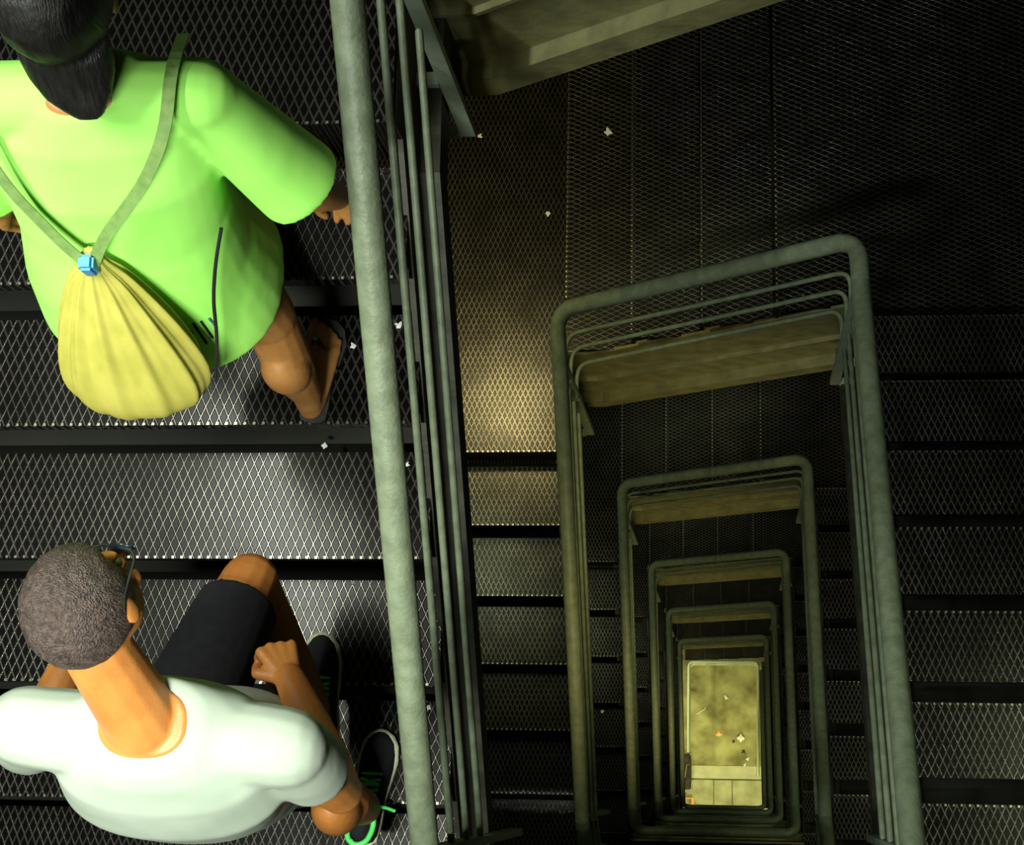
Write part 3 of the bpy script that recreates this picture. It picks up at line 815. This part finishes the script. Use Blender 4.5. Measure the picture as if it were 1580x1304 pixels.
remesh('hair', bm, M['hair_b'], ma, .0045, 2)
P = lambda x, y, z: Vector(hc) + hR @ Vector((x, y, z))
for s in (-1, 1):
    bm = bmesh.new(); ell(bm, P(s * .030, .074, .006), (.013, .010, .009), hR, 2); e = link('eye', bm, M['eye'], ma, True)
    bm = bmesh.new(); ell(bm, P(s * .030, .0825, .006), (.005, .003, .005), hR, 2); link('iris', bm, M['rubber'], e, True)
inv(ma)
gl = empty('sunglasses', 'dark sunglasses worn by the brown-haired person', 'glasses', P(0, .09, .01))
bm = bmesh.new()
for s in (-1, 1):
    ell(bm, P(s * .033, .100, .006), (.027, .004, .019), hR, 2)
link('lens', bm, M['lens'], gl, True)
bm = bmesh.new()
tube(bm, [P(-.062, .092, .014), P(0, .106, .016), P(.062, .092, .014)], .003, 6); link('frame', bm, M['rubber'], gl, True)
for s in (-1, 1):
    tube_obj('temple', fillet([P(s * .060, .092, .014), P(s * .076, .075, .016), P(s * .083, .0, .018), P(s * .083, -.02, .006)], .02), .0024, M['rubber'], gl, 6)
inv(gl)

# ---- sneakers
def sneaker(parent, heel, toe, z, side, pitch=0.0):
    h, t = Vector((heel[0], heel[1], z)), Vector((toe[0], toe[1], z)); d = (t - h).normalized(); n = Vector((d.y, -d.x, 0)) * side; L = (t - h).length
    Q = lambda u, v, zz: h + d * (u * L) + n * v + Vector((0, 0, zz))
    prof = ((0, .006), (.01, .022), (.06, .034), (.2, .038), (.4, .037), (.58, .045), (.74, .051), (.88, .045), (.96, .030), (.995, .012), (1.0, .003))
    bm = bmesh.new(); rings = []
    for zz, g in ((0, .97), (.006, 1.03), (.024, 1.05), (.028, .98)):
        out = [Q((u - .5) * (1 + (g - 1) * .4) + .5, v * g, zz) for u, v in prof] + [Q((u - .5) * (1 + (g - 1) * .4) + .5, -v * g * .9, zz) for u, v in prof[::-1]]
        rings.append([bm.verts.new(p) for p in out])
    for p, s in zip(rings, rings[1:]):
        for k in range(len(p)): bm.faces.new((p[k], p[(k + 1) % len(p)], s[(k + 1) % len(p)], s[k]))
    bm.faces.new(rings[0][::-1]); bm.faces.new(rings[-1])
    sh = link('sneaker', bm, M['sole'], parent); sh['label'] = 'cream rubber sole'
    bm = bmesh.new(); prev = None
    for u, wd, ht in ((.015, .015, .05), (.04, .028, .095), (.10, .035, .105), (.22, .037, .095), (.33, .037, .088), (.42, .038, .080), (.55, .042, .066), (.68, .046, .054), (.80, .044, .046), (.90, .036, .040), (.965, .02, .034), (.985, .008, .030)):
        ring = []
        for k in range(15):
            a = PI * k / 14
            ring.append(bm.verts.new(Q(u, math.cos(a) * wd * (1.0 if math.cos(a) > 0 else .9), .026 + (math.sin(a) ** .7) * (ht - .026))))
        if prev:
            for k in range(14): bm.faces.new((prev[k], prev[k + 1], ring[k + 1], ring[k]))
            bm.faces.new((prev[0], ring[0], ring[-1], prev[-1]))
        else: bm.faces.new(ring[::-1])
        prev = ring
    bm.faces.new(prev)
    link('upper', bm, M['black'], sh, True)
    # green collar, tongue and laces
    col = [Q(.38, 0, .092), Q(.30, .028, .088), Q(.16, .035, .092), Q(.04, .024, .100), Q(.0, 0, .102), Q(.04, -.022, .100), Q(.16, -.031, .092), Q(.30, -.025, .088), Q(.38, 0, .092)]
    tube_obj('collar', fillet(col, .02, 4), .0072, M['green'], sh, 8)
    bm = bmesh.new()
    ell(bm, Q(.36, .012, .080), (.022, .026, .014), None, 2); link('tongue', bm, M['green'], sh, True)
    for i in range(6):
        u = .38 + i * .045; zz = .089 - (i * .0062)
        a = 1 if i % 2 else -1
        tube_obj('lace', [Q(u, -.024, zz - .006), Q(u + .012 * a, 0, zz + .005), Q(u + .02, .024, zz - .006)], .0045, M['green'], sh, 6)
    tube_obj('lace', fillet([Q(.40, -.01, .094), Q(.35, .03, .098), Q(.36, .052, .085), Q(.34, .075, .07)], .02), .0045, M['green'], sh, 6)
    return sh
n0 = len(ma.children)
before = set(ma.children)
sneaker(ma, (-.905, -.165), (-.862, .112), z1, 1)
sneaker(ma, (-.962, .055), (-.980, .335), z2, -1)
for ch in set(ma.children) - before: ch.location = ch.location - ma.location
